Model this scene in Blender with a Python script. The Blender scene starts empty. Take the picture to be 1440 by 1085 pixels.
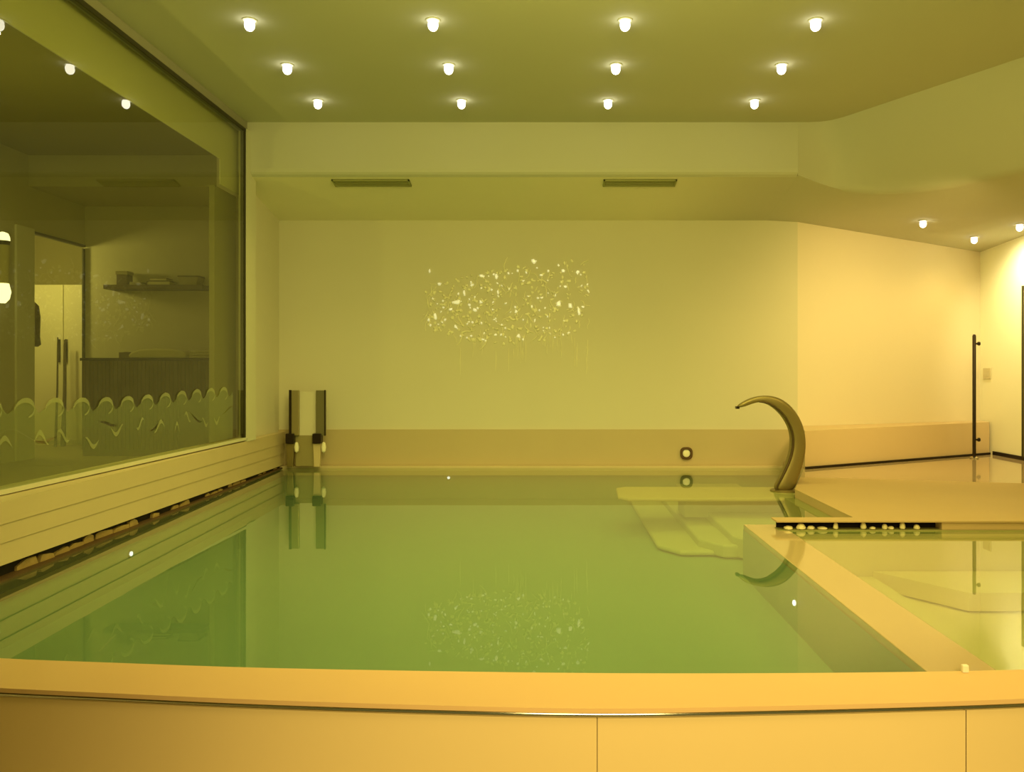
import bpy, bmesh, math, random
from mathutils import Vector
from mathutils.bvhtree import BVHTree

S = bpy.context.scene
COL = S.collection
R = random.Random(7)
FPX, VX, VY, EYE = 1200.0, 777.0, 522.0, 1.65

def on_y(px, py, Y):                      # point of the place on the plane at depth Y
    return Vector(((px - VX) * Y / FPX, Y, EYE - (py - VY) * Y / FPX))
def on_z(px, py, z):                      # point on a horizontal plane
    return on_y(px, py, (EYE - z) * FPX / (py - VY))

# ------------------------------------------------------------------ materials
def mat(name, c, rough=0.6, metal=0.0, var=0.05, scale=3.0, bump=0.0, spec=0.3, bscale=60.0, emit=None, es=0.0):
    m = bpy.data.materials.new(name); m.use_nodes = True
    nt = m.node_tree; b = nt.nodes['Principled BSDF']
    b.inputs['Roughness'].default_value = rough
    b.inputs['Metallic'].default_value = metal
    b.inputs['Specular IOR Level'].default_value = spec
    tc = nt.nodes.new('ShaderNodeTexCoord')
    nz = nt.nodes.new('ShaderNodeTexNoise'); nz.inputs['Scale'].default_value = scale; nz.inputs['Detail'].default_value = 4
    nt.links.new(tc.outputs['Object'], nz.inputs['Vector'])
    mx = nt.nodes.new('ShaderNodeMix'); mx.data_type = 'RGBA'
    mx.inputs['A'].default_value = (*[min(1, v * (1 - var)) for v in c], 1)
    mx.inputs['B'].default_value = (*[min(1, v * (1 + var)) for v in c], 1)
    nt.links.new(nz.outputs['Fac'], mx.inputs['Factor'])
    nt.links.new(mx.outputs['Result'], b.inputs['Base Color'])
    if bump:
        n2 = nt.nodes.new('ShaderNodeTexNoise'); n2.inputs['Scale'].default_value = bscale
        nt.links.new(tc.outputs['Object'], n2.inputs['Vector'])
        bp = nt.nodes.new('ShaderNodeBump'); bp.inputs['Strength'].default_value = bump; bp.inputs['Distance'].default_value = 0.01
        nt.links.new(n2.outputs['Fac'], bp.inputs['Height']); nt.links.new(bp.outputs['Normal'], b.inputs['Normal'])
    if emit:
        b.inputs['Emission Color'].default_value = (*emit, 1); b.inputs['Emission Strength'].default_value = es
    return m

def clear_mat(name, tint, f0, rough=0.0, refl=(1, 1, 1), body=None, body_amt=0.0, bump=0.0, bscale=4.0):
    """see-through sheet: tinted transmission plus angle-dependent mirror reflection"""
    m = bpy.data.materials.new(name); m.use_nodes = True
    nt = m.node_tree; nt.nodes.clear()
    out = nt.nodes.new('ShaderNodeOutputMaterial')
    tr = nt.nodes.new('ShaderNodeBsdfTransparent'); tr.inputs['Color'].default_value = (*tint, 1)
    gl = nt.nodes.new('ShaderNodeBsdfGlossy'); gl.inputs['Roughness'].default_value = rough; gl.inputs['Color'].default_value = (*refl, 1)
    lw = nt.nodes.new('ShaderNodeLayerWeight'); lw.inputs['Blend'].default_value = 0.5
    pw = nt.nodes.new('ShaderNodeMath'); pw.operation = 'POWER'; pw.inputs[1].default_value = 5.0
    nt.links.new(lw.outputs['Facing'], pw.inputs[0])
    ma = nt.nodes.new('ShaderNodeMath'); ma.operation = 'MULTIPLY_ADD'; ma.inputs[1].default_value = 1 - f0; ma.inputs[2].default_value = f0
    nt.links.new(pw.outputs[0], ma.inputs[0])
    base = tr
    if body:
        df = nt.nodes.new('ShaderNodeBsdfDiffuse'); df.inputs['Color'].default_value = (*body, 1)
        mb = nt.nodes.new('ShaderNodeMixShader'); mb.inputs[0].default_value = body_amt
        nt.links.new(tr.outputs[0], mb.inputs[1]); nt.links.new(df.outputs[0], mb.inputs[2]); base = mb
    mx = nt.nodes.new('ShaderNodeMixShader')
    nt.links.new(ma.outputs[0], mx.inputs[0]); nt.links.new(base.outputs[0], mx.inputs[1]); nt.links.new(gl.outputs[0], mx.inputs[2])
    if bump:
        tc = nt.nodes.new('ShaderNodeTexCoord'); n2 = nt.nodes.new('ShaderNodeTexNoise'); n2.inputs['Scale'].default_value = bscale
        nt.links.new(tc.outputs['Object'], n2.inputs['Vector'])
        bp = nt.nodes.new('ShaderNodeBump'); bp.inputs['Strength'].default_value = bump; bp.inputs['Distance'].default_value = 0.02
        nt.links.new(n2.outputs['Fac'], bp.inputs['Height']); nt.links.new(bp.outputs['Normal'], gl.inputs['Normal'])
    nt.links.new(mx.outputs[0], out.inputs['Surface'])
    return m

def glow(name, c, s):
    m = bpy.data.materials.new(name); m.use_nodes = True
    nt = m.node_tree; nt.nodes.clear()
    e = nt.nodes.new('ShaderNodeEmission'); e.inputs['Color'].default_value = (*c, 1); e.inputs['Strength'].default_value = s
    o = nt.nodes.new('ShaderNodeOutputMaterial'); nt.links.new(e.outputs[0], o.inputs['Surface'])
    return m

M = {}
M['wall'] = mat('plaster_wall', (.64, .60, .46), .75, var=.03, scale=1.2)
M['ceiling'] = mat('ceiling_paint', (.54, .53, .40), .85, var=.03, scale=.8)
M['wall_warm'] = mat('warm_plaster', (.74, .66, .50), .8, var=.02, scale=1.0)
M['wall_pale'] = mat('pale_plaster', (.86, .84, .66), .8, var=.02)
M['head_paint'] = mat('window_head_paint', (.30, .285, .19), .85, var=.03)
M['underside'] = mat('underside_lit', (.82, .77, .57), .85, var=.02)  # beam underside lightened in its colour to stand in for bounced light
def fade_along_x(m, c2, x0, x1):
    """painted brightness drifts to c2 along the room's width"""
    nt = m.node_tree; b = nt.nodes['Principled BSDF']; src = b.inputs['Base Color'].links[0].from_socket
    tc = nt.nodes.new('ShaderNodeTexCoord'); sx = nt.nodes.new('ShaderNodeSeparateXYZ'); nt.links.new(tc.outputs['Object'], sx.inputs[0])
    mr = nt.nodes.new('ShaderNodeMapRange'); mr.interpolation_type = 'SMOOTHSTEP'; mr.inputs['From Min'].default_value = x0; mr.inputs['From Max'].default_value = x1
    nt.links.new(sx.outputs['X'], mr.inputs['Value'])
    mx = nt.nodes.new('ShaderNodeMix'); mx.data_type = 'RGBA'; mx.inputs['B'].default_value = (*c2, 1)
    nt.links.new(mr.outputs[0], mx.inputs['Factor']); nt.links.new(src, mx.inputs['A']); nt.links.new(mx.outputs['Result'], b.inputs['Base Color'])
fade_along_x(M['underside'], (.54, .53, .40), .7, 1.95)  # painted brightness dies away towards the darker right end
M['panel_groove'] = mat('panel_joint', (.55, .40, .16), .6)
M['white'] = mat('white_paint', (.62, .60, .44), .5, var=.03)
M['base'] = mat('skirting_tile', (.51, .41, .24), .45, var=.05, scale=2)
M['base_warm'] = mat('warm_skirting_tile', (.66, .51, .31), .45, var=.04, scale=2)
M['ledge'] = mat('ledge_stone', (.58, .47, .28), .45, var=.06, scale=2.5)
M['deck'] = mat('deck_stone', (.50, .36, .18), .55, var=.05, scale=2.0)
M['deck_gloss'] = mat('polished_stone', (.52, .40, .25), .06, var=.04, scale=2.0, spec=.8)
M['coping'] = mat('coping_stone', (.78, .53, .25), .5, var=.05, scale=2.0)
M['coping_wet'] = mat('wet_coping_stone', (.50, .39, .21), .07, var=.05, scale=2.0, spec=.6)
M['panel'] = mat('front_panel', (.86, .67, .32), .45, var=.06, scale=1.2)
M['groove'] = mat('groove_dark', (.47, .38, .20), .7)
M['tile'] = mat('green_pool_tile', (.22, .345, .23), .5, var=.06, scale=2.0)
M['tile_pale'] = mat('pale_pool_tile', (.74, .60, .36), .5, var=.06, scale=2.0)
M['step'] = mat('step_tile', (.52, .53, .30), .5, var=.05, scale=2.0)
M['strip'] = mat('olive_edge_tile', (.30, .30, .11), .5, var=.05)
M['dark'] = mat('recess_dark', (.012, .008, .004), .8)
M['brown'] = mat('brown_grout', (.10, .055, .02), .7, var=.3, scale=20)
M['stone'] = mat('pale_stone', (.75, .66, .38), .5, var=.25, scale=14, bump=.3)
M['stone_tan'] = mat('tan_stone', (.36, .25, .09), .6, var=.5, scale=9, bump=.3)
M['chrome'] = mat('polished_steel', (.72, .70, .62), .12, 1.0, var=.02)
M['bronze'] = mat('brushed_steel', (.27, .215, .085), .42, .65, var=.08, scale=4)
M['plate_olive'] = mat('olive_steel', (.36, .31, .15), .4, .3)
M['post_tan'] = mat('tan_steel', (.34, .29, .15), .35, .5)
M['post_grey'] = mat('grey_steel', (.22, .20, .11), .35, .5)
M['bronze_shaded'] = mat('shaded_inner_steel', (.09, .06, .025), .4, .5)
M['black_metal'] = mat('dark_metal', (.035, .025, .018), .35, .6)
M['frame'] = mat('dark_frame', (.04, .035, .012), .5)
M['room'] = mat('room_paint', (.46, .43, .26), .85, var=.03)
M['room_dark'] = mat('room_dark_paint', (.30, .27, .12), .85, var=.05)  # darker tone than the room paint
M['room_floor'] = mat('room_floor_stone', (.35, .28, .14), .5)
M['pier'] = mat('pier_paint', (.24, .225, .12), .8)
M['wood'] = mat('dark_wood', (.10, .075, .03), .5, var=.35, scale=6)
M['cloth'] = mat('pale_cloth', (.50, .46, .24), .9, var=.1, scale=8)
M['glints'] = mat('glint_cream', (.95, .94, .88), .3, var=.05, scale=9, spec=.6, emit=(1, .95, .62), es=.28)  # pale colour and faint glow imitate light playing on the back wall
M['glints_soft'] = mat('glint_pale', (.86, .82, .60), .35, var=.14, scale=9, spec=.5)
M['ivory'] = mat('ivory_plastic', (.85, .80, .62), .35)
M['plate'] = mat('grey_plate', (.60, .54, .36), .4)
M['water'] = clear_mat('pool_water', (.82, .93, .72), .06, 0.01, refl=(1, 1, 1), body=(.31, .42, .24), body_amt=.15, bump=.015, bscale=2.2)
M['glass'] = clear_mat('window_glass', (.74, .76, .52), .07, 0.0)
M['frost'] = clear_mat('etched_frost', (.8, .85, .6), .03, .3, body=(.33, .38, .20), body_amt=.24)
M['frost2'] = clear_mat('etched_frost_line', (.85, .9, .6), .03, .3, body=(.50, .52, .27), body_amt=.38)
M['bulb'] = glow('bulb_glow', (1, .94, .70), 8.0)
M['bulb_warm'] = glow('warm_bulb_glow', (1, .90, .66), 5.0)
M['led'] = glow('led_glow', (.92, .92, 1.0), 2.2)
M['lamp'] = glow('lamp_shade_glow', (1, .92, .50), 2.4)
M['wardrobe'] = mat('wardrobe_white', (.80, .74, .48), .6, var=.03)

# ------------------------------------------------------------------ geometry helpers
class MB:
    def __init__(s): s.v, s.f, s.m = [], [], []
    def add(s, vs, fs, mi=0):
        o = len(s.v); s.v += [tuple(p) for p in vs]
        for f in fs: s.f.append([o + i for i in f]); s.m.append(mi)
        return s
    def quad(s, a, b, c, d, mi=0): return s.add([a, b, c, d], [(0, 1, 2, 3)], mi)
    def box(s, x0, x1, y0, y1, z0, z1, mi=0):
        v = [(x, y, z) for z in (z0, z1) for y in (y0, y1) for x in (x0, x1)]
        return s.add(v, [(0, 2, 3, 1), (4, 5, 7, 6), (0, 1, 5, 4), (2, 6, 7, 3), (0, 4, 6, 2), (1, 3, 7, 5)], mi)
    def prism(s, poly, z0, z1, mi=0):               # plan polygon (ccw) extruded in z
        n = len(poly)
        v = [(x, y, z0) for x, y in poly] + [(x, y, z1) for x, y in poly]
        f = [tuple(range(n - 1, -1, -1)), tuple(range(n, 2 * n))] + [(i, (i + 1) % n, n + (i + 1) % n, n + i) for i in range(n)]
        return s.add(v, f, mi)
    def prism_x(s, poly, x0, x1, mi=0):             # (y,z) polygon extruded in x
        n = len(poly)
        v = [(x0, y, z) for y, z in poly] + [(x1, y, z) for y, z in poly]
        f = [tuple(range(n)), tuple(range(2 * n - 1, n - 1, -1))] + [(i, n + i, n + (i + 1) % n, (i + 1) % n) for i in range(n)]
        return s.add(v, f, mi)
    def prism_y(s, poly, y0, y1, mi=0):             # (x,z) polygon extruded in y
        n = len(poly)
        v = [(x, y0, z) for x, z in poly] + [(x, y1, z) for x, z in poly]
        f = [tuple(range(n)), tuple(range(2 * n - 1, n - 1, -1))] + [(i, n + i, n + (i + 1) % n, (i + 1) % n) for i in range(n)]
        return s.add(v, f, mi)
    def lathe(s, prof, axis='z', c=(0, 0, 0), n=24, mi=0):
        v = []; c = Vector(c)
        for r, h in prof:
            for k in range(n):
                a = 2 * math.pi * k / n; p, q = r * math.cos(a), r * math.sin(a)
                w = {'z': (p, q, h), 'y': (p, h, q), 'x': (h, p, q)}[axis]
                v.append(c + Vector(w))
        f = [(i * n + k, i * n + (k + 1) % n, (i + 1) * n + (k + 1) % n, (i + 1) * n + k) for i in range(len(prof) - 1) for k in range(n)]
        f.append(tuple(range(n - 1, -1, -1))); f.append(tuple((len(prof) - 1) * n + k for k in range(n)))
        return s.add(v, f, mi)
    def tube(s, pts, rad, n=10, mi=0):
        pts = [Vector(p) for p in pts]; rings = []
        for i, p in enumerate(pts):
            t = (pts[min(i + 1, len(pts) - 1)] - pts[max(i - 1, 0)]).normalized()
            u = t.orthogonal().normalized() if i == 0 else (u - t * u.dot(t)).normalized()
            w = t.cross(u); r = rad[i] if isinstance(rad, (list, tuple)) else rad
            rings.append([p + (u * math.cos(2 * math.pi * k / n) + w * math.sin(2 * math.pi * k / n)) * r for k in range(n)])
        v = [q for r_ in rings for q in r_]
        f = [(i * n + k, i * n + (k + 1) % n, (i + 1) * n + (k + 1) % n, (i + 1) * n + k) for i in range(len(pts) - 1) for k in range(n)]
        f += [tuple(range(n - 1, -1, -1)), tuple((len(pts) - 1) * n + k for k in range(n))]
        return s.add(v, f, mi)
    def build(s, name, mats, parent=None, smooth=False, bevel=0.0, loc=None, angle=40):
        me = bpy.data.meshes.new(name); 
        vs = s.v if loc is None else [tuple(Vector(p) - Vector(loc)) for p in s.v]
        me.from_pydata(vs, [], s.f)
        for m in (mats if isinstance(mats, (list, tuple)) else [mats]): me.materials.append(m)
        for p, mi in zip(me.polygons, s.m): p.material_index = mi
        bm = bmesh.new(); bm.from_mesh(me); bmesh.ops.recalc_face_normals(bm, faces=bm.faces); bm.to_mesh(me); bm.free()
        me.update()
        if smooth:
            for p in me.polygons: p.use_smooth = True
            me.set_sharp_from_angle(angle=math.radians(angle))
        o = bpy.data.objects.new(name, me); COL.objects.link(o)
        if loc is not None: o.location = loc
        if parent is not None: 
            o.parent = parent
            if loc is None: o.location = -Vector(parent.location) if parent.parent is None else -Vector(parent.location) - Vector(parent.parent.location)
        if bevel:
            b = o.modifiers.new('bevel', 'BEVEL'); b.width = bevel; b.segments = 2; b.limit_method = 'ANGLE'
        return o

def tag(o, label, cat, group=None, kind=None):
    o['label'] = label; o['category'] = cat
    if group: o['group'] = group
    if kind: o['kind'] = kind
    return o
def thing(name, loc, label, cat, group=None):
    o = bpy.data.objects.new(name, None); o.empty_display_size = .1; COL.objects.link(o); o.location = loc
    return tag(o, label, cat, group)
def struct(name, mb, m, **k):
    o = mb.build(name, m, **k)
    if o.parent is None: o['kind'] = 'structure'
    return o
def lamp(name, kind, loc, energy, color, size=.05, target=None, parent=None, angle=2.6, blend=1.0):
    l = bpy.data.lights.new(name, kind); l.energy = energy; l.color = color
    if kind == 'AREA': l.size = size
    else: l.shadow_soft_size = size
    if kind == 'SPOT': l.spot_size = angle; l.spot_blend = blend
    o = bpy.data.objects.new(name, l); COL.objects.link(o)
    o.location = Vector(loc) - (Vector(parent.location) if parent else Vector((0, 0, 0)))
    if parent: o.parent = parent
    if target is not None:
        o.rotation_euler = (Vector(target) - Vector(loc)).to_track_quat('-Z', 'Y').to_euler()
    return o

# ------------------------------------------------------------------ measures
WZ, CZ, DZ = .775, .79, .83             # water, front rim, deck
HC = 3.626                              # ceiling
YB = 7.80                               # back wall
GX = -2.41                              # window plane
XL = lambda Y: -2.29 - (Y - 3.54) * .0376   # face of the left ledge
XR, YR = 4.35, 8.68                     # far right corner

# ------------------------------------------------------------------ room shell
struct('floor', MB().box(-7, 6, -2, 9.9, -.55, -.45), M['room_floor'])
struct('ceiling', MB().prism([(-2.6, -2), (4.6, -2), (4.6, 2.4), (2.96, 5.37), (2.25, 6.68), (2.12, 6.85), (-2.6, 6.85)], HC, HC + .1), M['ceiling'])

# back wall, its tiled skirting, the ledge at the waterline
struct('wall_back', MB().box(-2.52, 2.24, YB, YB + .15, -.4, 3.25), M['wall'])
struct('baseboard_back', MB().box(-2.5, 2.24, YB - .018, YB - .001, -.4, 1.12), M['base'])
struct('trim_1', MB().box(-2.47, 2.10, YB - .085, YB - .02, .71, .795), M['ledge'], bevel=.004)

# beam over the far end and its underside, sloping to the back wall
bz = lambda Y: 3.21 - (Y - 6.77) * .18 / 1.03
b = MB(); n = 12
prof = [(6.77, HC + .05), (6.77, 3.26), (6.775, 3.232), (6.79, 3.216), (6.82, bz(6.82)), (7.2, bz(7.2)), (YB, 3.03), (YB, 3.3)]
for i in range(len(prof) - 1):
    (y0, z0), (y1, z1) = prof[i], prof[i + 1]
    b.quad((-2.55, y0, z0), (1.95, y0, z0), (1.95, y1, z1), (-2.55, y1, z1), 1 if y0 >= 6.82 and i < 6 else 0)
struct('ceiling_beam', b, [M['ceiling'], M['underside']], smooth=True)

# smooth bulkhead and low ceiling on the right
def interp(keys, t):
    for (t0, p0), (t1, p1) in zip(keys, keys[1:]):
        if t <= t1: 
            u = (t - t0) / (t1 - t0); return Vector(p0).lerp(Vector(p1), u)
    return Vector(keys[-1][1])
def smooth_curve(keys, n):
    pts = [interp(keys, i / (n - 1)) for i in range(n)]
    for _ in range(6):
        pts = [pts[0]] + [(pts[i - 1] + pts[i] * 2 + pts[i + 1]) / 4 for i in range(1, n - 1)] + [pts[-1]]
    return pts
NT = 48
top = smooth_curve([(0, (1.95, 6.77, HC)), (.10, (2.19, 6.77, HC)), (.3, (2.50, 6.2, HC)), (.55, (2.96, 5.37, HC)), (1, (4.6, 2.4, HC))], NT)
bot = smooth_curve([(0, (1.95, 6.78, 3.21)), (.10, (2.30, 6.95, 3.13)), (.22, (2.62, 6.85, 3.07)), (.38, (2.90, 6.50, 3.03)), (.60, (3.24, 5.87, 3.03)), (1, (4.6, 3.4, 3.03))], NT)
end = [interp([(0, (1.95, YB, 3.03)), (.10, (2.24, YB, 3.015)), (.55, (XR + .03, YR + .03, 2.86)), (.75, (4.5, 6.6, 2.97)), (1, (4.6, 3.4, 3.03))], i / (NT - 1)) for i in range(NT)]
rows = []
for i_, (a_, b_, c_) in enumerate(zip(top, bot, end)):
    k = []; sag = .03 * min(1, i_ / 14)
    for u in (0, .06, .2, .4, .6, .8, .93): k.append(a_.lerp(b_, u) + Vector((0, 0, -sag * math.sin(math.pi * u))))
    k.append(b_.copy())
    for u in (.04, .12, .3, .5, .7, .85, 1.0): k.append(b_.lerp(c_, u))
    rows.append(k)
g = MB(); W = len(rows[0])
g.add([p for r_ in rows for p in r_], [(i * W + j, i * W + j + 1, (i + 1) * W + j + 1, (i + 1) * W + j) for i in range(NT - 1) for j in range(W - 1)])
struct('ceiling_right', g, M['ceiling'], smooth=True, angle=50)
low_bvh = BVHTree.FromPolygons([Vector(p) for p in g.v], g.f)

# right: warm plaster wall going back to the corner, then the end wall
nx, ny = (YR - YB), -(XR - 2.24); L_ = math.hypot(nx, ny); nx, ny = nx / L_, ny / L_
struct('wall_back_right', MB().prism([(2.24, YB), (XR, YR), (XR + .1, YR + .2), (2.24, YB + .2)], .3, 3.3), M['wall_warm'])
struct('baseboard_back_right', MB().prism([(2.12, 7.17), (XR - .03, YR - .24), (XR - .001, YR - .003), (2.243, YB - .003)], DZ - .02, 1.15), M['base_warm'])
struct('trim_2', MB().prism([(2.12, 7.145), (XR - .03, YR - .265), (XR - .03, YR - .24), (2.12, 7.17)], DZ + .001, DZ + .02), M['black_metal'])
struct('wall_right', MB().box(XR, XR + .15, -2, YR + .2, -.45, 3.3).box(XR + .02, XR + .15, -2, 4.2, 3.3, HC), M['wall_pale'])
struct('baseboard_right', MB().box(XR - .015, XR - .001, 5.2, YR - .27, DZ, DZ + .035), M['black_metal'])
d = struct('door_2', MB().box(XR - .010, XR - .002, 6.9, 7.859, DZ + .001, 2.40), M['room_dark'])
struct('door_frame', MB().box(XR - .014, XR - .002, 7.86, 7.89, DZ + .001, 2.44).box(XR - .014, XR - .002, 6.8, 7.86, 2.40, 2.44), M['frame'], parent=d)

# left wall: pier beyond the window, strip over it
struct('wall_left', MB().box(-2.72, -2.50, 6.91, 9.0, -.4, HC + .1)
       .box(-2.72, GX - .012, -2, 1.2, -.45, HC + .1)
       .box(-2.7, -2.47, 1.2, 6.91, -.45, 1.09), M['wall'])
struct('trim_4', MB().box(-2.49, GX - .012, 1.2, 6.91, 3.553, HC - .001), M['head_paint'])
w = struct('window_1', MB().box(GX - .05, GX + .012, 6.69, 6.90, 1.10, 3.552)
           .box(GX - .05, GX + .012, 1.2, 6.70, 1.112, 1.132), M['white'])
struct('window_frame', MB().box(GX - .03, GX + .006, 1.2, 6.69, 3.527, 3.552).box(GX - .03, GX + .006, 6.672, 6.69, 1.132, 3.552), M['frame'], parent=w)
struct('window_pane', MB().quad((GX, 1.2, 1.132), (GX, 6.675, 1.132), (GX, 6.675, 3.53), (GX, 1.2, 3.53)), M['glass'], parent=w)
# etched wave band on the pane
def crest(Y):
    u = (Y / .235) % 1.0
    return 1.452 + .058 * abs(math.sin(math.pi * (u ** 1.35))) + .012 * math.sin(Y * 2.3)
film = MB(); NS = 300; Y0, Y1 = 2.4, 6.42
f_top, f_low = [], []
for i in range(NS + 1):
    Y = Y0 + (Y1 - Y0) * i / NS
    f_top.append((GX + .004, Y, crest(Y))); f_low.append((GX + .004, Y, 1.345 + .03 * math.sin(Y * 7.1) + .018 * math.sin(Y * 17)))
nn = NS + 1
film.add(f_top + f_low, [(i, i + 1, nn + i + 1, nn + i) for i in range(NS)])
f2 = [(GX + .004, p[1], p[2] - .03 * max(0, math.sin(p[1] * 11 + 1) - .45) - .0005) for p in f_low]; f3 = [(GX + .004, p[1], 1.15) for p in f_low]
film.add(f2 + f3, [(i, i + 1, nn + i + 1, nn + i) for i in range(NS)])
fo = struct('etched_wave_band', film, M['frost'], parent=w)
cur = MB()
for k in range(10, 28):                       # curling crests
    Yc = (k + .50) * .235
    if not Y0 < Yc < Y1 - .1: continue
    arc = []
    for j in range(15):
        a = math.pi * (1.05 - 1.45 * j / 14); rr = .072 - .030 * j / 14
        arc.append((Yc + .02 + rr * math.cos(a) * 1.25, 1.462 + .012 * math.sin(Yc * 2.3) + rr * math.sin(a) * .75, .004 + .013 * math.sin(math.pi * j / 14)))
    v = [(GX + .006, y, z + t) for y, z, t in arc] + [(GX + .006, y, z - t * .4) for y, z, t in arc]
    cur.add(v, [(i, i + 1, 15 + i + 1, 15 + i) for i in range(14)])
rr = random.Random(3)
for k in range(16):                           # loose spray lower down
    Yc = 2.6 + k * .235 + rr.uniform(-.06, .06); zc = 1.33 + rr.uniform(-.05, .02); ln = rr.uniform(.06, .14)
    v = [(GX + .006, Yc + ln * (j / 8 - .5), zc + .03 * math.sin(j * .6 + k) + .016 * math.sin(math.pi * j / 8)) for j in range(9)]
    v += [(GX + .006, p[1], p[2] - .004 - .022 * math.sin(math.pi * j / 8)) for j, p in enumerate(v)]
    cur.add(v, [(i, i + 1, 9 + i + 1, 9 + i) for i in range(8)])
struct('etched_wave_crests', cur, M['frost2'], parent=w)

# left ledge: stone face in courses, gutter slot at the waterline
led = MB(); 
YN = 2.35
def face(Ya, Yb, za0, za1, zb0, zb1, off=0, mi=0):
    led.quad((XL(Ya) + off, Ya, za0), (XL(Yb) + off, Yb, zb0), (XL(Yb) + off, Yb, zb1), (XL(Ya) + off, Ya, za1), mi)
gz0, gz1 = .855, .80                          # underside of the face, near and far
hs = [0, .34, .64, 1.0]
for k in range(3):
    n0, n1 = gz0 + (1.11 - gz0) * hs[k] + (.0025 if k else 0), gz0 + (1.11 - gz0) * hs[k + 1]
    q0, q1 = gz1 + (1.10 - gz1) * hs[k] + (.0025 if k else 0), gz1 + (1.10 - gz1) * hs[k + 1]
    face(YN, YB - .02, n0, n1, q0, q1, .004 * k)
face(YN, YB - .02, gz0 + .01, 1.10, gz1 + .01, 1.09, -.006, 1)
led.quad((XL(YN) + .008, YN, 1.11), (XL(YB) + .008, YB - .02, 1.10), (-2.5, YB - .02, 1.10), (-2.47, YN, 1.11))
led.quad((XL(YN), YN, gz0), (XL(YB), YB - .02, gz1), (-2.6, YB - .02, gz1), (-2.55, YN, gz0))
struct('ledge_left', led, [M['ledge'], M['groove']])
gut = thing('overflow_gutter', (-2.36, 5.0, WZ), 'long dark overflow slot with brown stones under the left stone ledge', 'gutter')
gb = MB()
gb.quad((XL(YN) - .05, YN, .70), (XL(YB) - .02, YB - .03, .70), (XL(YB) - .02, YB - .03, gz1), (XL(YN) - .05, YN, gz0))
gb.build('slot_back', M['dark'], gut)
lip = MB(); lip.add([(XL(YN) + .012, YN, .70), (XL(YB) + .008, YB - .03, .70), (XL(YB) + .008, YB - .03, .781), (XL(YN) + .012, YN, .785),
                     (XL(YN) - .05, YN, .70), (XL(YB) - .02, YB - .03, .70), (XL(YB) - .02, YB - .03, .781), (XL(YN) - .05, YN, .785)],
                    [(0, 1, 2, 3), (3, 2, 6, 7)])
lip.build('slot_lip', M['brown'], gut)
Y = YN + .02
while Y < YB - .1:
    ln = R.uniform(.06, .17); hh = (gz0 - .785) + (gz1 - gz0) * (Y - YN) / (YB - YN)
    if R.random() < .80:
        x0 = XL(Y) - .047; h2 = hh * R.uniform(.45, .95); t = R.uniform(.2, .8)
        MB().prism_x([(Y, .783), (Y + ln, .783), (Y + ln - R.uniform(0, .02), .783 + h2 * R.uniform(.5, 1)), (Y + ln * t, .783 + h2), (Y + R.uniform(0, .02), .783 + h2 * R.uniform(.4, .9))], x0, x0 + R.uniform(.012, .030)).build('stone', M['stone_tan'], gut)
    Y += ln + R.uniform(.004, .03)

# ------------------------------------------------------------------ pool
pb = MB()                                     # green tiled basin
PF = .49
pb.quad((-2.55, 2.3, PF), (1.088, 2.3, PF), (1.088, YB, PF), (-2.55, YB, PF)); pb.quad((1.088, 4.86, PF), (2.10, 4.86, PF), (2.10, YB, PF), (1.088, YB, PF))
pb.quad((XL(2.3) - .01, 2.3, PF), (XL(YB) - .01, YB - .02, PF), (XL(YB) - .01, YB - .02, .75), (XL(2.3) - .01, 2.3, .75))
pb.quad((-2.55, YB - .021, PF), (2.10, YB - .021, PF), (2.10, YB - .021, .72), (-2.55, YB - .021, .72))
for (xa, ya), (xb, yb) in zip([(1.69, 4.8), (1.69, 5.95), (1.92, 6.62), (2.10, 7.14)], [(1.69, 5.95), (1.92, 6.62), (2.10, 7.14), (2.10, YB)]):
    pb.quad((xa, ya, PF), (xb, yb, PF), (xb, yb, .76), (xa, ya, .76))
pb.quad((1.085, 2.3, PF), (1.085, 4.86, PF), (1.085, 4.86, .75), (1.085, 2.3, .75))
pb.quad((1.085, 4.86, PF), (1.69, 4.86, PF), (1.69, 4.86, .75), (1.085, 4.86, .75))
pb.quad((-2.55, 2.42, PF), (1.085, 2.42, PF), (1.085, 2.42, .78), (-2.55, 2.42, .78))
struct('pool_basin', pb, M['tile'])
steps = MB()
for X0, z, Yf in ((.678, .53, 5.33), (.933, .58, 5.26), (1.12, .63, 5.10)):
    steps.prism([(X0, Yf + .2), (X0 + .12, Yf), (1.685, Yf), (1.685, YB - .03), (X0, YB - .03)], PF + .01, z)
struct('pool_steps', steps, M['step'], bevel=.012)
bn = thing('bench_slab', (1.1, 6.2, .745), 'thin pale bench slab just under the water, carrying the curved fountain', 'bench')
MB().prism([(.52, 5.92), (1.675, 5.92), (1.86, 6.48), (.55, 6.50), (.48, 6.44), (.46, 6.0)], .748, .773).build('slab', M['tile_pale'], bn, bevel=.01)
MB().prism([(.95, 6.15), (1.7, 6.15), (1.83, 6.44), (.95, 6.46)], .60, .747).build('support', M['step'], bn)
struct('pool_coping_divider', MB().box(1.09, 1.30, 2.42, 4.87, .40, WZ + .002), M['coping_wet'], bevel=.003)
struct('pool_edge_strip', MB().box(1.61, 1.688, 4.81, 5.95, .45, .771), M['strip'], bevel=.004)
wb = MB()                                     # pale right-hand pool
wb.quad((1.30, 2.3, .46), (4.35, 2.3, .46), (4.35, 4.68, .46), (1.30, 4.68, .46))
wb.quad((1.302, 2.3, .46), (1.302, 4.68, .46), (1.302, 4.68, .75), (1.302, 2.3, .75))
wb.quad((1.30, 4.675, .46), (4.35, 4.675, .46), (4.35, 4.675, .76), (1.30, 4.675, .76))
wb.prism([(2.05, 4.20), (4.3, 4.20), (4.3, 4.66), (1.75, 4.66)], .47, .56)
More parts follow.
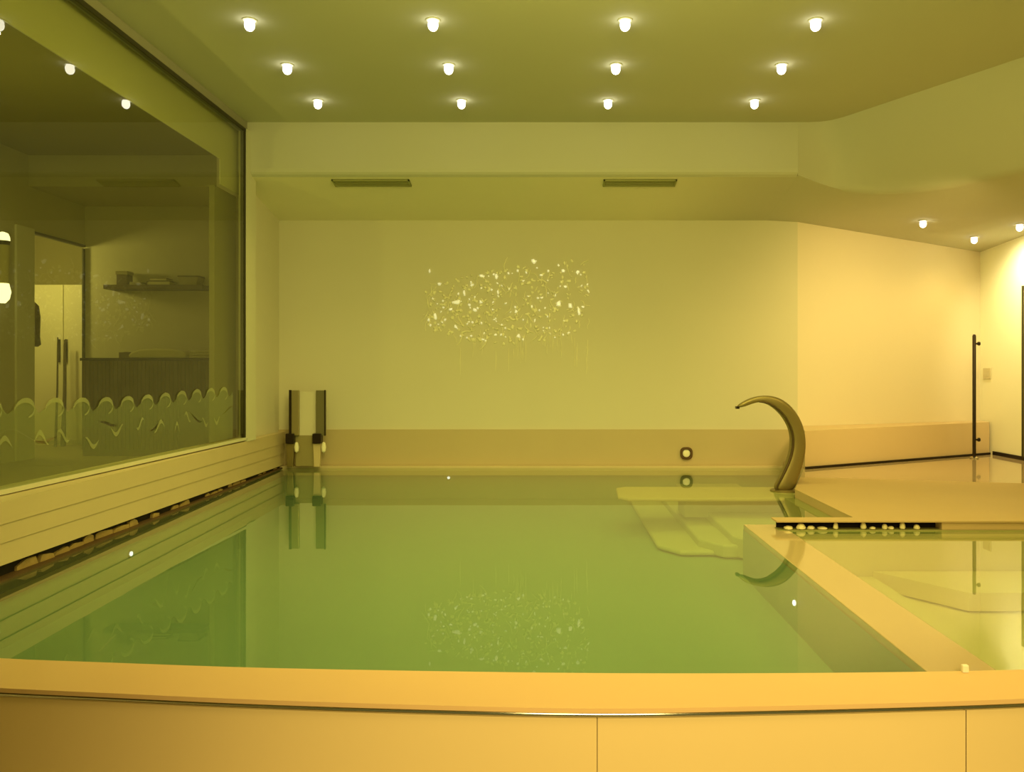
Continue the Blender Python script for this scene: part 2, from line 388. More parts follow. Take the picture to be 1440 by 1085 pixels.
wb.prism([(1.31, 2.45), (1.75, 2.45), (1.75, 4.66), (1.31, 4.66)], .47, .53)
struct('whirlpool_basin', wb, M['tile_pale'])
tag(MB().add([(-2.45, 2.425, WZ), (4.34, 2.425, WZ), (4.34, 4.67, WZ), (1.688, 4.67, WZ), (1.688, 5.951, WZ), (1.919, 6.622, WZ), (2.099, 7.141, WZ), (2.099, YB - .03, WZ), (XL(YB) - .005, YB - .03, WZ), (XL(2.425) - .005, 2.425, WZ)][1:] + [(-2.45, 2.425, WZ)],
             [tuple(range(10))]).build('pool_water', M['water']), 'still green water filling the pool up to its stone rim', 'water', kind='stuff')

# deck on the right
dk = MB().prism([(1.23, 4.68), (XR, 4.68), (XR, 6.05), (1.92, 6.62), (1.69, 5.95), (1.69, 4.80), (1.23, 4.80)], .822, DZ)
dk.prism([(1.69, 4.80), (XR, 4.80), (XR, 6.04), (1.92, 6.61), (1.69, 5.95)], .3, .8215)
struct('pool_deck', dk, M['deck'])
struct('polished_floor', MB().prism([(1.92, 6.621), (XR - .001, 6.051), (XR - .001, YR - .05), (2.2, YB - .01), (2.10, YB - .03), (2.10, 7.14)], .3, DZ - .0005), M['deck_gloss'])
rg = thing('overflow_gutter', (2.6, 4.72, WZ), 'black overflow slot with white stones below the orange deck edge', 'gutter')
MB().quad((1.25, 4.775, .70), (XR, 4.775, .70), (XR, 4.775, .822), (1.25, 4.775, .822)).build('slot_back', M['dark'], rg)
MB().box(1.24, XR - .01, 4.677, 4.77, .70, .779).build('slot_lip', M['strip'], rg)
MB().box(2.14, XR - .01, 4.69, 4.77, .78, .8215).build('slot_infill', M['deck'], rg)
words = ['first', 'second', 'third', 'fourth', 'fifth', 'sixth', 'seventh', 'eighth', 'ninth', 'tenth', 'eleventh']
for k, (px, wpx, hh) in enumerate([(1109, 13, .016), (1127, 13, .026), (1141, 11, .016), (1157, 14, .012), (1176, 7, .031), (1215, 8, .030), (1228, 9, .012), (1245, 8, .024), (1254, 9, .014), (1270, 8, .031), (1290, 9, .022)]):
    c = Vector(((px - VX) * 4.70 / FPX, 4.71, .7792)); hw = wpx * 4.7 / FPX / 2
    m_ = MB(); rs = random.Random(k)
    prof = [(.15, 0), (.9, .1), (1.0, .35), (.85, .7), (.5, .93), (.12, 1.0)]
    m_.lathe([(hw * r_, hh * 1.25 * z_) for r_, z_ in prof], c=c, n=10)
    m_.v = [(x + rs.uniform(-.1, .1) * hw, y + rs.uniform(-.1, .1) * hw, z) for x, y, z in m_.v]
    tag(m_.build('pebble', M['stone'], smooth=True, loc=c), 'pale stone in the black slot under the deck edge, %s from its left end' % words[k], 'stone', 'pale stones in the right overflow slot')

# ------------------------------------------------------------------ front rim and panelled front wall
bx = [(-80, 918), (0, 925), (150, 931), (350, 938), (600, 943), (850, 946), (1100, 946), (1300, 944), (1440, 941), (1560, 936)]
fx = [(-80, 962), (0, 967), (150, 974), (350, 983), (600, 991), (850, 996), (1100, 992), (1300, 987), (1440, 982), (1560, 976)]
def curve(pts, px):
    pts = [(p, q) for p, q in pts]
    for i in range(len(pts) - 1):
        if px <= pts[i + 1][0] or i == len(pts) - 2:
            p0 = pts[max(i - 1, 0)]; p1 = pts[i]; p2 = pts[i + 1]; p3 = pts[min(i + 2, len(pts) - 1)]
            t = (px - p1[0]) / (p2[0] - p1[0]); m1 = (p2[1] - p0[1]) / (p2[0] - p0[0]) * (p2[0] - p1[0]); m2 = (p3[1] - p1[1]) / (p3[0] - p1[0]) * (p2[0] - p1[0])
            return (2*t**3-3*t*t+1)*p1[1] + (t**3-2*t*t+t)*m1 + (-2*t**3+3*t*t)*p2[1] + (t**3-t*t)*m2
xs = list(range(-80, 1561, 40))
back = [on_z(p, curve(bx, p), CZ) for p in xs]; front = [on_z(p, curve(fx, p), CZ) for p in xs]
back = [Vector((XL(2.5) - .02, back[0].y + .05, CZ))] + back + [Vector((XR - .01, back[-1].y + .1, CZ))]
front = [Vector((-2.42, front[0].y + .05, CZ))] + front + [Vector((XR - .01, front[-1].y + .35, CZ))]
back[0].x = -2.42
def strip(mb, A, B, mi=0):
    n = len(A); mb.add(list(A) + list(B), [(i, i + 1, n + i + 1, n + i) for i in range(n - 1)], mi)
dn = lambda P, z: [Vector((p.x, p.y, z)) for p in P]
def inset(P, d): return [Vector((p.x, p.y + d, p.z)) for p in P]
cp = MB(); strip(cp, back, front); strip(cp, front, dn(front, CZ - .012)); strip(cp, back, dn(back, .72)); strip(cp, dn(front, CZ - .012), inset(dn(back, CZ - .012), -.03))
struct('pool_coping_front', cp, M['coping'], smooth=True)
tr = MB(); F1 = inset(dn(front, CZ - .0125), -.001)
NR = 6
ring = []
for k in range(NR + 1):
    a = math.pi * k / NR
    ring.append([Vector((p.x, p.y + .004 - .006 * math.sin(a), CZ - .0185 + .006 * math.cos(a))) for p in front])
for k in range(NR): strip(tr, ring[k], ring[k + 1])
struct('trim_3', tr, M['chrome'], smooth=True)
FW = inset(front, .006)
seams = [i for i in range(len(FW)) ]
def split_at(px):  # index where a vertical panel joint runs
    return min(range(len(xs)), key=lambda i: abs(xs[i] - px)) + 1
j1, j2 = split_at(850), split_at(1380)
fw = MB()
for a0, a1 in ((0, j1), (j1, j2), (j2, len(FW) - 1)):
    P = [p.copy() for p in FW[a0:a1 + 1]]
    if a0: P[0].x += .001
    if a1 < len(FW) - 1: P[-1].x -= .001
    strip(fw, dn(P, CZ - .026), dn(P, -.45))
strip(fw, inset(dn(FW, CZ - .026), .008), inset(dn(FW, -.45), .008), 1)
struct('wall_front', fw, [M['panel'], M['panel_groove']], smooth=True)
c = on_z(1357, 945, CZ)
cap = MB().box(c.x - .009, c.x + .009, c.y - .007, c.y + .008, CZ, CZ + .022)
tag(cap.build('rim_cap', M['ivory'], bevel=.003, loc=(c.x, c.y, CZ)), 'small white cap standing on the rim where the two copings meet', 'cap')

# ------------------------------------------------------------------ curved fountain on its bench
fY = 6.25
outer = [(1035.5, 571), (1044, 564.5), (1055.5, 559), (1068, 556), (1080.5, 555.5), (1091, 557.5), (1100, 561.5), (1109, 568), (1117, 577), (1123.5, 587), (1128, 598), (1131, 610), (1132, 622), (1131.5, 635), (1129, 648), (1126.5, 657), (1123.6, 666), (1118, 681), (1115.5, 689)]
inner = [(1037, 573.5), (1047, 571.5), (1058, 567), (1064, 565.5), (1070, 565.5), (1079, 568), (1087, 573), (1094.5, 579.5), (1101.5, 588), (1106.5, 597), (1110, 606), (1111.5, 616), (1111.2, 627), (1109, 638), (1105.5, 649), (1100.5, 660), (1095, 671), (1089.5, 681), (1087, 689)]
fo = thing('fountain_spout', (on_y(1104, 682, fY).x, fY, .769), 'tall brushed metal swan neck fountain curving over the pool steps', 'fountain')
sw = MB(); rings = []; NK = len(outer)
for i, (o_, i_) in enumerate(zip(outer, inner)):
    A, B = on_y(*o_, fY), on_y(*i_, fY); cen = (A + B) / 2; rad = (A - B) / 2
    dep = .030 + .030 * min(1, i / 6)
    yaw = Vector((.35 * dep, dep, 0))
    ring = []
    for k in range(16):
        a = 2 * math.pi * k / 16; ca, sa = math.cos(a), math.sin(a)
        e = .55
        ring.append(cen + rad * math.copysign(abs(ca) ** e, ca) + Vector((0, dep, 0)) * math.copysign(abs(sa) ** e, sa))
    rings.append(ring)
sw.add([p for r_ in rings for p in r_], [(i * 16 + k, i * 16 + (k + 1) % 16, (i + 1) * 16 + (k + 1) % 16, (i + 1) * 16 + k) for i in range(NK - 1) for k in range(16)] + [tuple(range(15, -1, -1)), tuple((NK - 1) * 16 + k for k in range(16))])
neck = sw.build('neck', M['bronze'], fo, smooth=True, angle=60)
ss = neck.modifiers.new('sub', 'SUBSURF'); ss.levels = 1; ss.render_levels = 1
ie = MB(); n0 = 4
ie.tube([on_y(i_[0] + 1.2, i_[1] - (1.0 if k < 9 else 0), fY) + Vector((0, -.030 - .020 * min(1, k / 6), 0)) for k, i_ in enumerate(inner) if k >= 3], [.004] + [.0085] * 8 + [.0095] * (NK - 15) + [.008, .006, .004], n=8)
ie.build('inner_shade', M['bronze_shaded'], fo, smooth=True)  # dark strip imitating the shaded concave side of the neck
bc = on_y(1102, 689, fY)
MB().lathe([(.098, 0), (.098, .012), (.085, .02), (.0, .02)], c=(bc.x, fY, .769), n=28).build('base_plate', M['bronze'], fo, smooth=True)
MB().box(on_y(1035.5, 571, fY).x - .004, on_y(1039, 571, fY).x, fY - .024, fY + .024, on_y(0, 574.5, fY).z, on_y(0, 571, fY).z).build('spout_mouth', M['black_metal'], fo)

# ------------------------------------------------------------------ steel waterfall spout in the far left corner
sY = 7.62; sc_ = sY / FPX
X = lambda px: (px - VX) * sc_
Z = lambda py: EYE - (py - VY) * sc_
sp = thing('waterfall_spout', (X(433), sY, Z(656)), 'polished steel waterfall spout with two upright posts in the corner by the window', 'fountain')
for k, (a, b_, c0, c1) in enumerate([(408, 421, 403.5, 415), (445, 458.5, 441, 453)]):
    p = MB().box(X(a), X(b_), sY - .02, sY + .011, Z(612), Z(548.5)).build('post', M['post_tan'] if k == 0 else M['post_grey'], sp, bevel=.004)
    e0, e1 = (a - .5, a + 3) if k == 0 else (b_ - 1.4, b_ + .3)
    MB().box(X(e0), X(e1), sY - .026, sY - .0205, Z(612), Z(548)).build('edge_strip', M['black_metal'], p)
    MB().box(X(c0), X(c1), sY - .045, sY + .03, Z(623), Z(609)).build('collar', M['black_metal'], p, bevel=.004)
    q = MB().prism_y([(X(c0 + 1), Z(656)), (X(c0 + 9), Z(656)), (X(c0 + 11), Z(623)), (X(c0), Z(623))], sY - .02, sY + .02)
    q.build('foot', M['bronze'] if k == 0 else M['ledge'], sp, bevel=.004)
    MB().lathe([(.004, Z(636)), (.018, Z(634)), (.022, Z(628)), (.014, Z(622)), (.004, Z(621))], c=(X(c1 + 3), sY - .02, 0), n=14).build('highlight', M['ivory'], sp, smooth=True)  # pale bead standing in for a white highlight on the steel
MB().box(X(415), X(450), sY + .012, sY + .022, Z(655), Z(612)).build('lower_plate', M['plate_olive'], sp)
MB().box(X(420), X(446), sY + .012, sY + .022, Z(612), Z(551)).build('spout_plate', M['wall'], sp)

# ------------------------------------------------------------------ wall jet, underwater lights, vents, switch, post
p = on_y(965, 637, YB - .02)
jet = thing('wall_jet', p, 'small chrome ring jet set in the tiled skirting left of the curved fountain', 'jet')
r_ = .056
MB().add([(p.x + rr_ * math.copysign(abs(math.cos(a)) ** .7, math.cos(a)), p.y - dy, p.z + rr_ * math.copysign(abs(math.sin(a)) ** .7, math.sin(a))) for rr_, dy in ((r_, 0), (r_, .02), (r_ * .66, .024), (r_ * .6, .002)) for a in [2 * math.pi * k / 28 for k in range(28)]],
         [(i * 28 + k, i * 28 + (k + 1) % 28, (i + 1) * 28 + (k + 1) % 28, (i + 1) * 28 + k) for i in range(3) for k in range(28)]).build('ring', M['brown'], jet, smooth=True)
MB().lathe([(.036, 0), (.034, -.012), (.015, -.018)], 'y', p, 20).build('nozzle', M['ivory'], jet, smooth=True)

for (pt, ax, sg, lb) in [((XL(4.73) - .008, 4.73, .64), 'x', 1, 'tiny white underwater light glowing below the left ledge'),
                         ((on_y(631, 671, YB - .02).x, YB - .022, .682), 'y', -1, 'tiny white underwater light glowing below the back wall'),
                         ((1.084, 3.80, .62), 'x', -1, 'tiny white underwater light glowing beside the stone divider')]:
    t = thing('underwater_light', pt, lb, 'light', 'underwater lights around the pool')
    MB().lathe([(.022, 0), (.022, sg * .004), (.014, sg * .006)], ax, pt, 18).build('bezel', M['chrome'], t, smooth=True)
    MB().lathe([(.0135, sg * .004), (.012, sg * .012), (.004, sg * .016)], ax, pt, 14).build('lens', M['led'], t, smooth=True)

for (pa, pb_, lb) in [(470, 578, 'left dark air vent slot under the ceiling beam'), (848, 950, 'right dark air vent slot under the ceiling beam')]:
    x0, x1 = (pa - VX) * 6.95 / FPX, (pb_ - VX) * 6.95 / FPX; y0, y1 = 6.86, 6.985
    cen = Vector(((x0 + x1) / 2, (y0 + y1) / 2, bz((y0 + y1) / 2)))
    t = thing('air_vent', cen, lb, 'vent', 'air vents under the beam')
    def slab(xa, xb, ya, yb, dz, th, mb):
        mb.add([(x, y, bz(y) - dz - k) for k in (0, th) for y in (ya, yb) for x in (xa, xb)], [(0, 2, 3, 1), (4, 5, 7, 6), (0, 1, 5, 4), (2, 6, 7, 3), (0, 4, 6, 2), (1, 3, 7, 5)]); return mb
    slab(x0, x1, y0, y1, .0005, .003, MB()).build('backing', M['room_dark'], t)
    fr = MB(); slab(x0, x1, y0, y0 + .012, .001, .012, fr); slab(x0, x1, y1 - .012, y1, .001, .012, fr); slab(x0, x0 + .012, y0, y1, .001, .012, fr); slab(x1 - .012, x1, y0, y1, .001, .012, fr)
    fr.build('frame', M['strip'], t)
    sl = MB()
    for k in range(4): slab(x0 + .012, x1 - .012, y0 + .024 + k * .024, y0 + .032 + k * .024, .003, .008, sl)
    sl.build('slat', M['strip'], t)

pz = Vector((XR - .003, 8.53, EYE - 3 * 8.53 / FPX))
t = thing('wall_switch', pz, 'small grey switch plate on the pale end wall beside the steel post', 'switch')
MB().box(pz.x - .008, pz.x + .002, pz.y - .075, pz.y + .075, pz.z - .055, pz.z + .055).build('plate', M['plate'], t, bevel=.003)
MB().box(pz.x - .012, pz.x - .008, pz.y - .03, pz.y + .03, pz.z - .03, pz.z + .03).build('rocker', M['plate'], t)

pY = 8.05; px0 = (1370 - VX) * pY / FPX
t = thing('railing_post', (px0, pY, DZ), 'slim dark metal post with two side clamps on the polished floor', 'post')
MB().lathe([(.016, DZ), (.016, EYE + 50 * pY / FPX), (.010, EYE + 52 * pY / FPX)], c=(px0, pY, 0), n=18).build('pole', M['black_metal'], t, smooth=True)
MB().lathe([(.04, DZ), (.04, DZ + .008), (.018, DZ + .02)], c=(px0, pY, 0), n=20).build('foot_plate', M['chrome'], t, smooth=True)
for py in (483, 618):
    z = EYE - (py - VY) * pY / FPX
    c_ = MB().lathe([(.009, .010), (.009, .036), (.018, .036), (.018, .052), (.010, .054)], 'x', (px0, pY, z), 16).build('clamp', M['black_metal'], t, smooth=True)

# ------------------------------------------------------------------ relief of light, painted as pale raised flecks on the back wall
rl = thing('wall_glints', on_y(713, 470, YB - .002), 'sparkling pale relief of light painted as raised flecks and streaks on the back wall', 'wall relief')
hi, lo = MB(), MB()
q = random.Random(21)
def fleck(mb, px, py, w_, h_, rot):
    n = q.randint(5, 8); c = on_y(px, py, YB - .001); s_ = YB / FPX
    P = []
    for k in range(n):
        a = 2 * math.pi * k / n + q.uniform(-.3, .3); r0 = q.uniform(.45, 1.0)
        u, v = r0 * w_ * math.cos(a), r0 * h_ * math.sin(a)
        P.append((c.x + (u * math.cos(rot) - v * math.sin(rot)) * s_, c.z + (u * math.sin(rot) + v * math.cos(rot)) * s_))
    cx, cz = sum(p[0] for p in P) / n, sum(p[1] for p in P) / n; d_ = q.uniform(.006, .014)
    v = [(x, YB - .001, z) for x, z in P] + [(cx + (x - cx) * .6, YB - d_, cz + (z - cz) * .6) for x, z in P]
    mb.add(v, [(i, (i + 1) % n, n + (i + 1) % n, n + i) for i in range(n)] + [tuple(range(n, 2 * n))])
def squiggle(mb, px, py, ln, ang, wd):
    P = []; a = ang
    for k in range(7):
        P.append(on_y(px, py, YB - .004)); a += q.uniform(-.5, .5)
        px += math.cos(a) * ln / 6; py += math.sin(a) * ln / 6
    mb.tube(P, [wd * (.3 + .7 * math.sin(math.pi * (k + .5) / 7)) for k in range(7)], n=6)
def inside(): 
    while True:
        x = q.uniform(598, 828); top_ = 415 - 45 * ((x - 598) / 230) ** .6; bot_ = 462 + 22 * math.sin((x - 598) / 230 * math.pi)
        y = q.uniform(top_ - 8, bot_)
        return x, y
for _ in range(300):
    x, y = inside(); fleck(lo, x, y, q.uniform(1.5, 5), q.uniform(1.2, 4), q.uniform(0, 3))
for _ in range(75):
    x, y = inside(); squiggle(lo, x, y, q.uniform(8, 24), q.choice([q.uniform(1.2, 1.9), q.uniform(0, 6.3)]), q.uniform(.003, .006))
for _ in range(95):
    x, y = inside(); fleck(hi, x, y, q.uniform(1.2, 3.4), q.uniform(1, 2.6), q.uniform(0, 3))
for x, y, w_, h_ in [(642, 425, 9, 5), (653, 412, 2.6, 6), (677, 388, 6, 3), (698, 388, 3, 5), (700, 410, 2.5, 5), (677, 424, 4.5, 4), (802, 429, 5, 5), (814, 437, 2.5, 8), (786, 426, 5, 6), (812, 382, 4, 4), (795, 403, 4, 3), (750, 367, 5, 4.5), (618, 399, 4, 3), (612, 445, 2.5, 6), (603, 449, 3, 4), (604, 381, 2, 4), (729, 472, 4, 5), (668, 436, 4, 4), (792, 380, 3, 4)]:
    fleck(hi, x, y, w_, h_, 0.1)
for _ in range(30):
    x = q.uniform(640, 828); y = q.uniform(455, 490); ln = q.uniform(10, 40)
    lo.tube([on_y(x + q.uniform(-.6, .6), y + ln * k / 4, YB - .003) for k in range(5)], [.001, .0022, .0028, .002, .0008], n=6)
lo.build('soft_flecks', M['glints_soft'], rl, smooth=False)['kind'] = 'stuff'
hi.build('bright_flecks', M['glints'], rl, smooth=False)['kind'] = 'stuff'

# ------------------------------------------------------------------ ceiling spotlights
YEL = (1.0, .86, .21); WRM = (1.0, .72, .22)
spot_px = [[(351, 34), (609, 28), (879, 28), (1147, 36)], [(404, 97), (631, 95), (866, 95), (1099, 100)], [(447, 145), (649, 144), (855, 145), (1061, 149)]]
rown = ['front row', 'middle row', 'back row by the beam']; coln = ['leftmost', 'second from the left', 'third from the left', 'rightmost']
rowY = [4.80, 5.50, 6.22]
def spotlight(loc, nrm, label, group, bulbm, energy, color, tgt, e_angle):
    t = thing('ceiling_spotlight', loc, label, 'ceiling light', group)
    c = Vector(loc)
    MB().lathe([(.041, 0), (.041, -.004), (.033, -.006), (.028, -.002)], c=c, n=24).build('trim_ring', M['ceiling'], t, smooth=True)
    MB().lathe([(.022, -.001), (.027, -.014), (.029, -.030), (.026, -.046), (.017, -.058), (.005, -.063)], c=c, n=20).build('bulb', bulbm, t, smooth=True)
    lamp('spot_beam', 'SPOT', c + Vector((0, 0, -.076)), energy, color, .009, tgt, t, e_angle)
for r_i in range(3):
    for k in range(4):
        px, py = spot_px[r_i][k]; Y = rowY[r_i]
        x = (px - VX) * Y / FPX
        loc = (x, Y, HC)
        spotlight(loc, None, 'glowing round ceiling spotlight, %s, %s of four' % (rown[r_i], coln[k]), 'spotlights in the main ceiling', M['bulb'], (25, 25, 22)[r_i], YEL, (x, Y + (.25, .1, 0)[r_i], 0), (2.9, 2.5, 1.9)[r_i])
for (px, py, lb) in [(1298, 310, 'glowing spotlight in the low right ceiling, farthest left of three'), (1370, 333, 'glowing spotlight in the low right ceiling, above the steel post'), (1434, 315, 'glowing spotlight in the low right ceiling, at the right edge')]:
    D = on_y(px, py, 1.0) - Vector((0, 0, EYE)); hit = low_bvh.ray_cast(Vector((0, 0, EYE)), D.normalized())
    c = hit[0]
    spotlight(c, None, lb, 'spotlights in the low right ceiling', M['bulb_warm'], 9, WRM, (c.x + .1, c.y + .1, 0), 2.7)

# ------------------------------------------------------------------ room seen through the window
RZ = .85; SX = -4.79; RY = 8.74
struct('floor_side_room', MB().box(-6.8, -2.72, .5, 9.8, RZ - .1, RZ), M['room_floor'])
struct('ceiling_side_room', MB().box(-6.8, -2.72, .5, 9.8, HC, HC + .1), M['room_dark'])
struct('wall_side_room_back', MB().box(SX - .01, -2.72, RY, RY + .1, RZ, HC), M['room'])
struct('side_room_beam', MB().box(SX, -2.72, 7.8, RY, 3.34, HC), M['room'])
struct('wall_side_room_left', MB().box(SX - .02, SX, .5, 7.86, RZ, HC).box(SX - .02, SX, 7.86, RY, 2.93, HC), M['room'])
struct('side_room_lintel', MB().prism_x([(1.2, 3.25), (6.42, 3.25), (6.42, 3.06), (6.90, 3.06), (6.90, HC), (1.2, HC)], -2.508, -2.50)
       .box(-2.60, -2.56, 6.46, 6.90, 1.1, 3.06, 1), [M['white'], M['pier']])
d = struct('door_1', MB().box(SX - .1, SX + .02, 7.60, 7.86, RZ, 2.96), M['white'])
struct('door_frame', MB().box(SX - .02, SX + .02, 7.861, 8.72, 2.915, 2.940).box(SX - .008, SX + .006, 8.70, 8.735, RZ, 2.905), M['frame'], parent=d)
# lit passage behind the door
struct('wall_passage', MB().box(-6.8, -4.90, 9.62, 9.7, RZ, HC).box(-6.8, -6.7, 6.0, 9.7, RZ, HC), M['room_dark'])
wd = thing('wardrobe', (-5.6, 9.45, RZ), 'tall pale wardrobe with two doors in the lit passage behind the doorway', 'wardrobe')
zt = EYE + 122 * 9.3 / FPX; wx = lambda px: (px - VX) * 9.3 / FPX
MB().box(wx(20), wx(123), 9.32, 9.61, RZ, zt).build('cabinet_body', M['wardrobe'], wd)
for a, b_, hx in ((20.5, 88.5, 84), (89.5, 122.5, 94)):
    dd = MB().box(wx(a), wx(b_), 9.30, 9.319, RZ + .04, zt - .004).build('door', M['wardrobe'], wd, bevel=.003)
    MB().box(wx(hx) - .008, wx(hx) + .008, 9.27, 9.30, 1.75, 2.0).build('handle', M['black_metal'], dd)
for px, py, yy, lb in ((80.5, 474, 9.10, 'thin brown pole leaning by the wardrobe, left of the two'), (91, 478, 9.14, 'thicker brown pole leaning by the wardrobe, right of the two')):
    x = (px - VX) * yy / FPX; z = EYE - (py - VY) * yy / FPX; rad_ = .010 if px < 85 else .018
    o = MB().tube([(x + .01, yy - .05, RZ), (x, yy, (RZ + z) / 2), (x, yy + .01, z)], [rad_ * 1.5, rad_, rad_ * .7], 10).build('walking_pole', M['wood'], smooth=True, loc=(x, yy, RZ))
    tag(o, lb, 'pole')
cx = (46 - VX) * 8.6 / FPX
co = MB().lathe([(.02, 2.35), (.06, 2.31), (.075, 2.2), (.07, 2.0), (.08, 1.92), (.05, 1.90)], c=(cx + .0, 8.6, 0), n=14)
co.v = [(cx + (x - cx) * .9, y, z) for x, y, z in co.v]
tag(co.build('hanging_coat', M['wood'], smooth=True, loc=(cx, 8.6, 1.9)), 'dark garment hanging at the left side of the doorway', 'coat')

# wall lamp
lY = 7.25; lx = (4 - VX) * lY / FPX; lz = lambda py: EYE - (py - VY) * lY / FPX
wl = thing('wall_lamp', (SX, lY, lz(375)), 'glowing white wall lamp at the far left edge of the window', 'lamp')
MB().lathe([(.012, lz(326)), (.04, lz(328)), (.052, lz(333)), (.054, lz(338))], c=(lx, lY, 0), n=20).build('upper_shade', M['lamp'], wl, smooth=True)
MB().lathe([(.05, lz(344)), (.054, lz(338.5))], c=(lx, lY, 0), n=20).build('collar', M['frame'], wl, smooth=True)
MB().lathe([(.045, lz(398)), (.048, lz(370)), (.05, lz(344.5))], c=(lx, lY, 0), n=20).build('body', M['cloth'], wl, smooth=True)
MB().lathe([(.02, lz(426)), (.05, lz(420)), (.062, lz(410)), (.046, lz(398.5))], c=(lx, lY, 0), n=20).build('lower_shade', M['lamp'], wl, smooth=True)
MB().box(SX - .001, lx - .03, lY - .02, lY + .02, lz(365), lz(355)).build('bracket', M['frame'], wl)

# shelf and what stands on it
hY = 8.52; hx = lambda px: (px - VX) * hY / FPX; hz = lambda py: EYE - (py - VY) * hY / FPX
tag(MB().box(hx(145), hx(285), hY, RY - .001, hz(406), hz(400)).build('wall_shelf', M['wood'], bevel=.003), 'long dark floating shelf on the wall behind the glass', 'shelf')
sh = hz(400) + .0005
def small(name, x0, x1, zz, label, cat, m=M['wood'], y=hY + .05, dep=.12, kind='box', part=None):
    X0, X1 = hx(x0), hx(x1); c = ((X0 + X1) / 2, y + dep / 2, zz)
    t = thing(name, c, label, cat)
    return t, X0, X1, y, y + dep
t, a, b_, y0, y1 = small('storage_jar', 159, 176, sh, 'dark square jar with a lid at the left end of the floating shelf', 'jar')
MB().box(a + .006, b_ - .006, y0, y1, sh, hz(385)).build('jar_body', M['wood'], t, bevel=.006)
MB().box(a, b_, y0 - .006, y1 + .006, hz(385), hz(380)).build('lid', M['room_dark'], t, bevel=.004)
t, a, b_, y0, y1 = small('folded_towel', 178, 196, sh, 'low folded dark towel beside the square jar on the shelf', 'towel')
m_ = MB()
for k in range(2): m_.box(a + .004 * k, b_ - .006 * k, y0, y1, sh + k * .016, sh + (k + 1) * .0155)
m_.build('fold', M['room_dark'], t, bevel=.006)
t, a, b_, y0, y1 = small('book', 203, 236, sh, 'dark thick book lying flat, lower of two in the middle of the shelf', 'book', dep=.16)
MB().box(a, b_, y0, y1, sh, sh + .006).box(a, b_, y0, y1, sh + .036, sh + .042).box(a, a + .006, y0, y1, sh + .006, sh + .036).build('book_cover', M['wood'], t)
MB().box(a + .006, b_ - .006, y0 + .004, y1 - .004, sh + .0062, sh + .0358).build('pages', M['cloth'], t)
t, a, b_, y0, y1 = small('book', 206, 231, sh + .0425, 'smaller dark book lying flat, upper of two in the middle of the shelf', 'book', dep=.14)
s2 = sh + .0425
MB().box(a, b_, y0, y1, s2, s2 + .004).box(a, b_, y0, y1, s2 + .024, s2 + .028).box(a, a + .005, y0, y1, s2 + .004, s2 + .024).build('book_cover', M['wood'], t)
MB().box(a + .005, b_ - .006, y0 + .004, y1 - .004, s2 + .0042, s2 + .0238).build('pages', M['cloth'], t)
t, a, b_, y0, y1 = small('wicker_basket', 247, 276, sh, 'brown flared basket at the right end of the floating shelf', 'basket', dep=.15)
MB().prism_y([(a + .02, sh), (b_ - .02, sh), (b_, hz(387.5)), (a, hz(387.5))], y0, y1).build('basket_body', M['room_dark'], t, bevel=.004)
MB().box(a - .004, b_ + .004, y0 - .004, y1 + .004, hz(388.5), hz(386.5)).build('basket_rim', M['wood'], t, bevel=.003)

# counter with slatted front
kY = 8.05; kx = lambda px: (px - VX) * kY / FPX; kz = lambda py: EYE - (py - VY) * kY / FPX
ct = thing('reception_counter', (kx(206), kY + .3, RZ), 'long dark wood counter with slatted front under the shelf', 'counter')
MB().box(kx(114), kx(300), kY + .03, kY + .55, RZ, kz(507)).build('counter_body', M['wood'], ct)
MB().box(kx(112), kx(301), kY, kY + .57, kz(507), kz(503)).build('counter_top', M['black_metal'], ct, bevel=.003)
sl = MB(); k = 114.5
while k < 299: sl.box(kx(k), kx(k + 4.6), kY + .012, kY + .03, RZ + .06, kz(507.5)); k += 5.6
sl.build('slat_front', M['wood'], ct)
kt = kz(503) + .0005
c = (kx(213), kY + .25, kt)
m_ = MB(); pts = [(kx(p), kt + zz) for p, zz in ((174, 0), (254, 0), (256, .03), (250, .065), (236, .085), (212, .092), (190, .083), (178, .06), (172, .028))]
m_.prism_y(pts, kY + .1, kY + .42)
tag(m_.build('cushion', M['cloth'], bevel=.02, loc=c), 'long pale cushion lying on the dark counter', 'cushion')
c = (kx(167), kY + .2, kt); t = thing('tissue_box', c, 'small dark box left of the cushion on the counter', 'box')
MB().box(kx(158), kx(173), kY + .12, kY + .25, kt, kt + .055).build('box_body', M['wood'], t, bevel=.003)
MB().box(kx(162), kx(169), kY + .16, kY + .2, kt + .055, kt + .059).build('opening', M['black_metal'], t)
c = (kx(278), kY + .2, kt); t = thing('towel_stack', c, 'flat pale folded towel right of the cushion on the counter', 'towel')
m_ = MB()
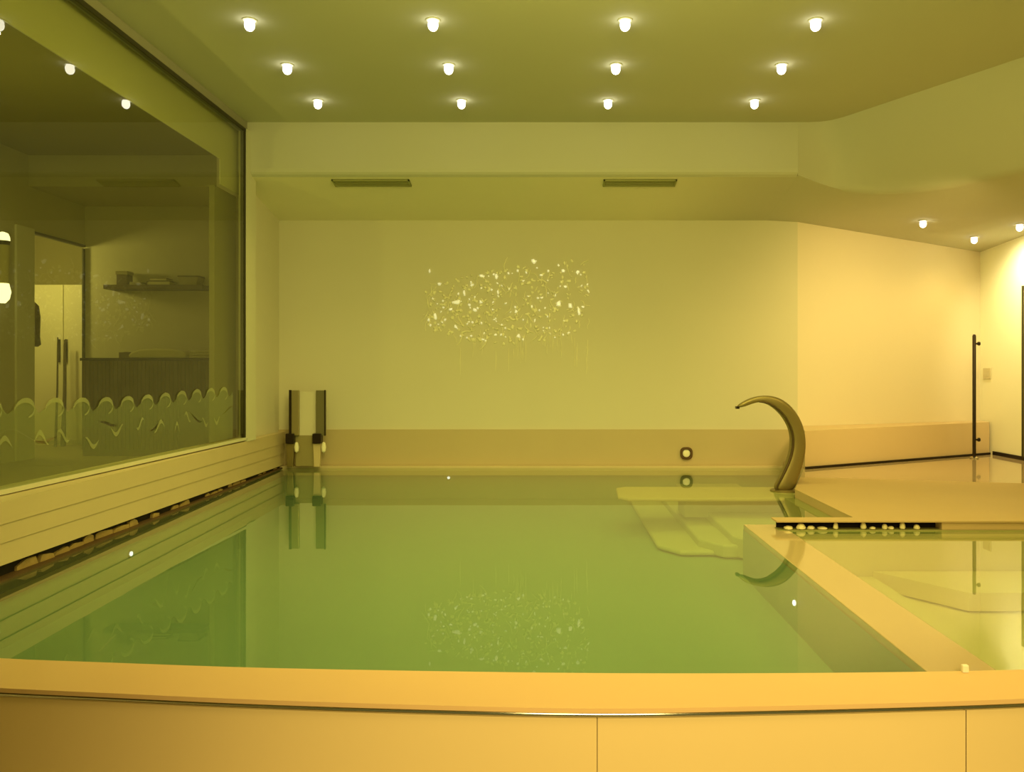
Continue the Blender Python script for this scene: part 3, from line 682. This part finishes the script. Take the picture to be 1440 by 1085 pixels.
for k in range(3): m_.box(kx(259 + k), kx(298 - k), kY + .1, kY + .4, kt + k * .024, kt + k * .024 + .0235)
m_.build('fold', M['cloth'], t, bevel=.009)

# ------------------------------------------------------------------ light
lamp('side_room_glow', 'POINT', (-3.5, 5.2, 2.3), 20, (1, .90, .22), .03)
lamp('passage_light', 'POINT', (-5.5, 8.2, 2.75), 40, (1, .86, .30), .12)
lamp('rear_spot', 'SPOT', (.60, -.9, 2.6), 520, (1, .75, .27), .15, (.52, 2.15, .42), None, math.radians(62))
lamp('rear_ceiling_light', 'AREA', (.25, 1.2, 3.5), 34, (1, .74, .23), 1.0, (.6, 1.9, 0))
lamp('whirlpool_light', 'AREA', (2.9, 3.4, 3.5), 38, (1, .74, .22), .8, (2.9, 3.6, 0))
lamp('wall_fill', 'SPOT', (3.0, 6.0, 2.80), 128, (1, .72, .24), .25, (3.2, 8.2, 1.35), None, math.radians(115))  # added spot without a fixture, brightens the warm right wall
lamp('beam_fill', 'AREA', (.1, 2.6, 3.30), 95, (1, .90, .22), 1.6, (.1, 7.8, 2.5))  # added unseen fill, lifts the beam's shadow on the back wall
lamp('corner_light', 'SPOT', (3.98, 7.62, 2.84), 62, (1, .88, .46), .06, (4.5, 7.95, 2.25), None, 1.75)

wld = bpy.data.worlds.new('dim_yellow_room'); S.world = wld; wld.use_nodes = True
bg = wld.node_tree.nodes['Background']; bg.inputs['Color'].default_value = (1, .86, .22, 1); bg.inputs['Strength'].default_value = .14

# ------------------------------------------------------------------ camera
cam = bpy.data.cameras.new('camera'); co = bpy.data.objects.new('camera', cam); COL.objects.link(co)
co.location = (0, 0, EYE); co.rotation_euler = (math.radians(90), 0, 0)
cam.sensor_width = 36; cam.lens = 36 * FPX / 1440; cam.shift_x = (720 - VX) / 1440; cam.shift_y = (VY - 542.5) / 1440
cam.clip_start = .05; cam.clip_end = 60
S.camera = co
S.view_settings.view_transform = 'Standard'; S.view_settings.look = 'None'
S.view_settings.exposure = 0; S.view_settings.gamma = 1
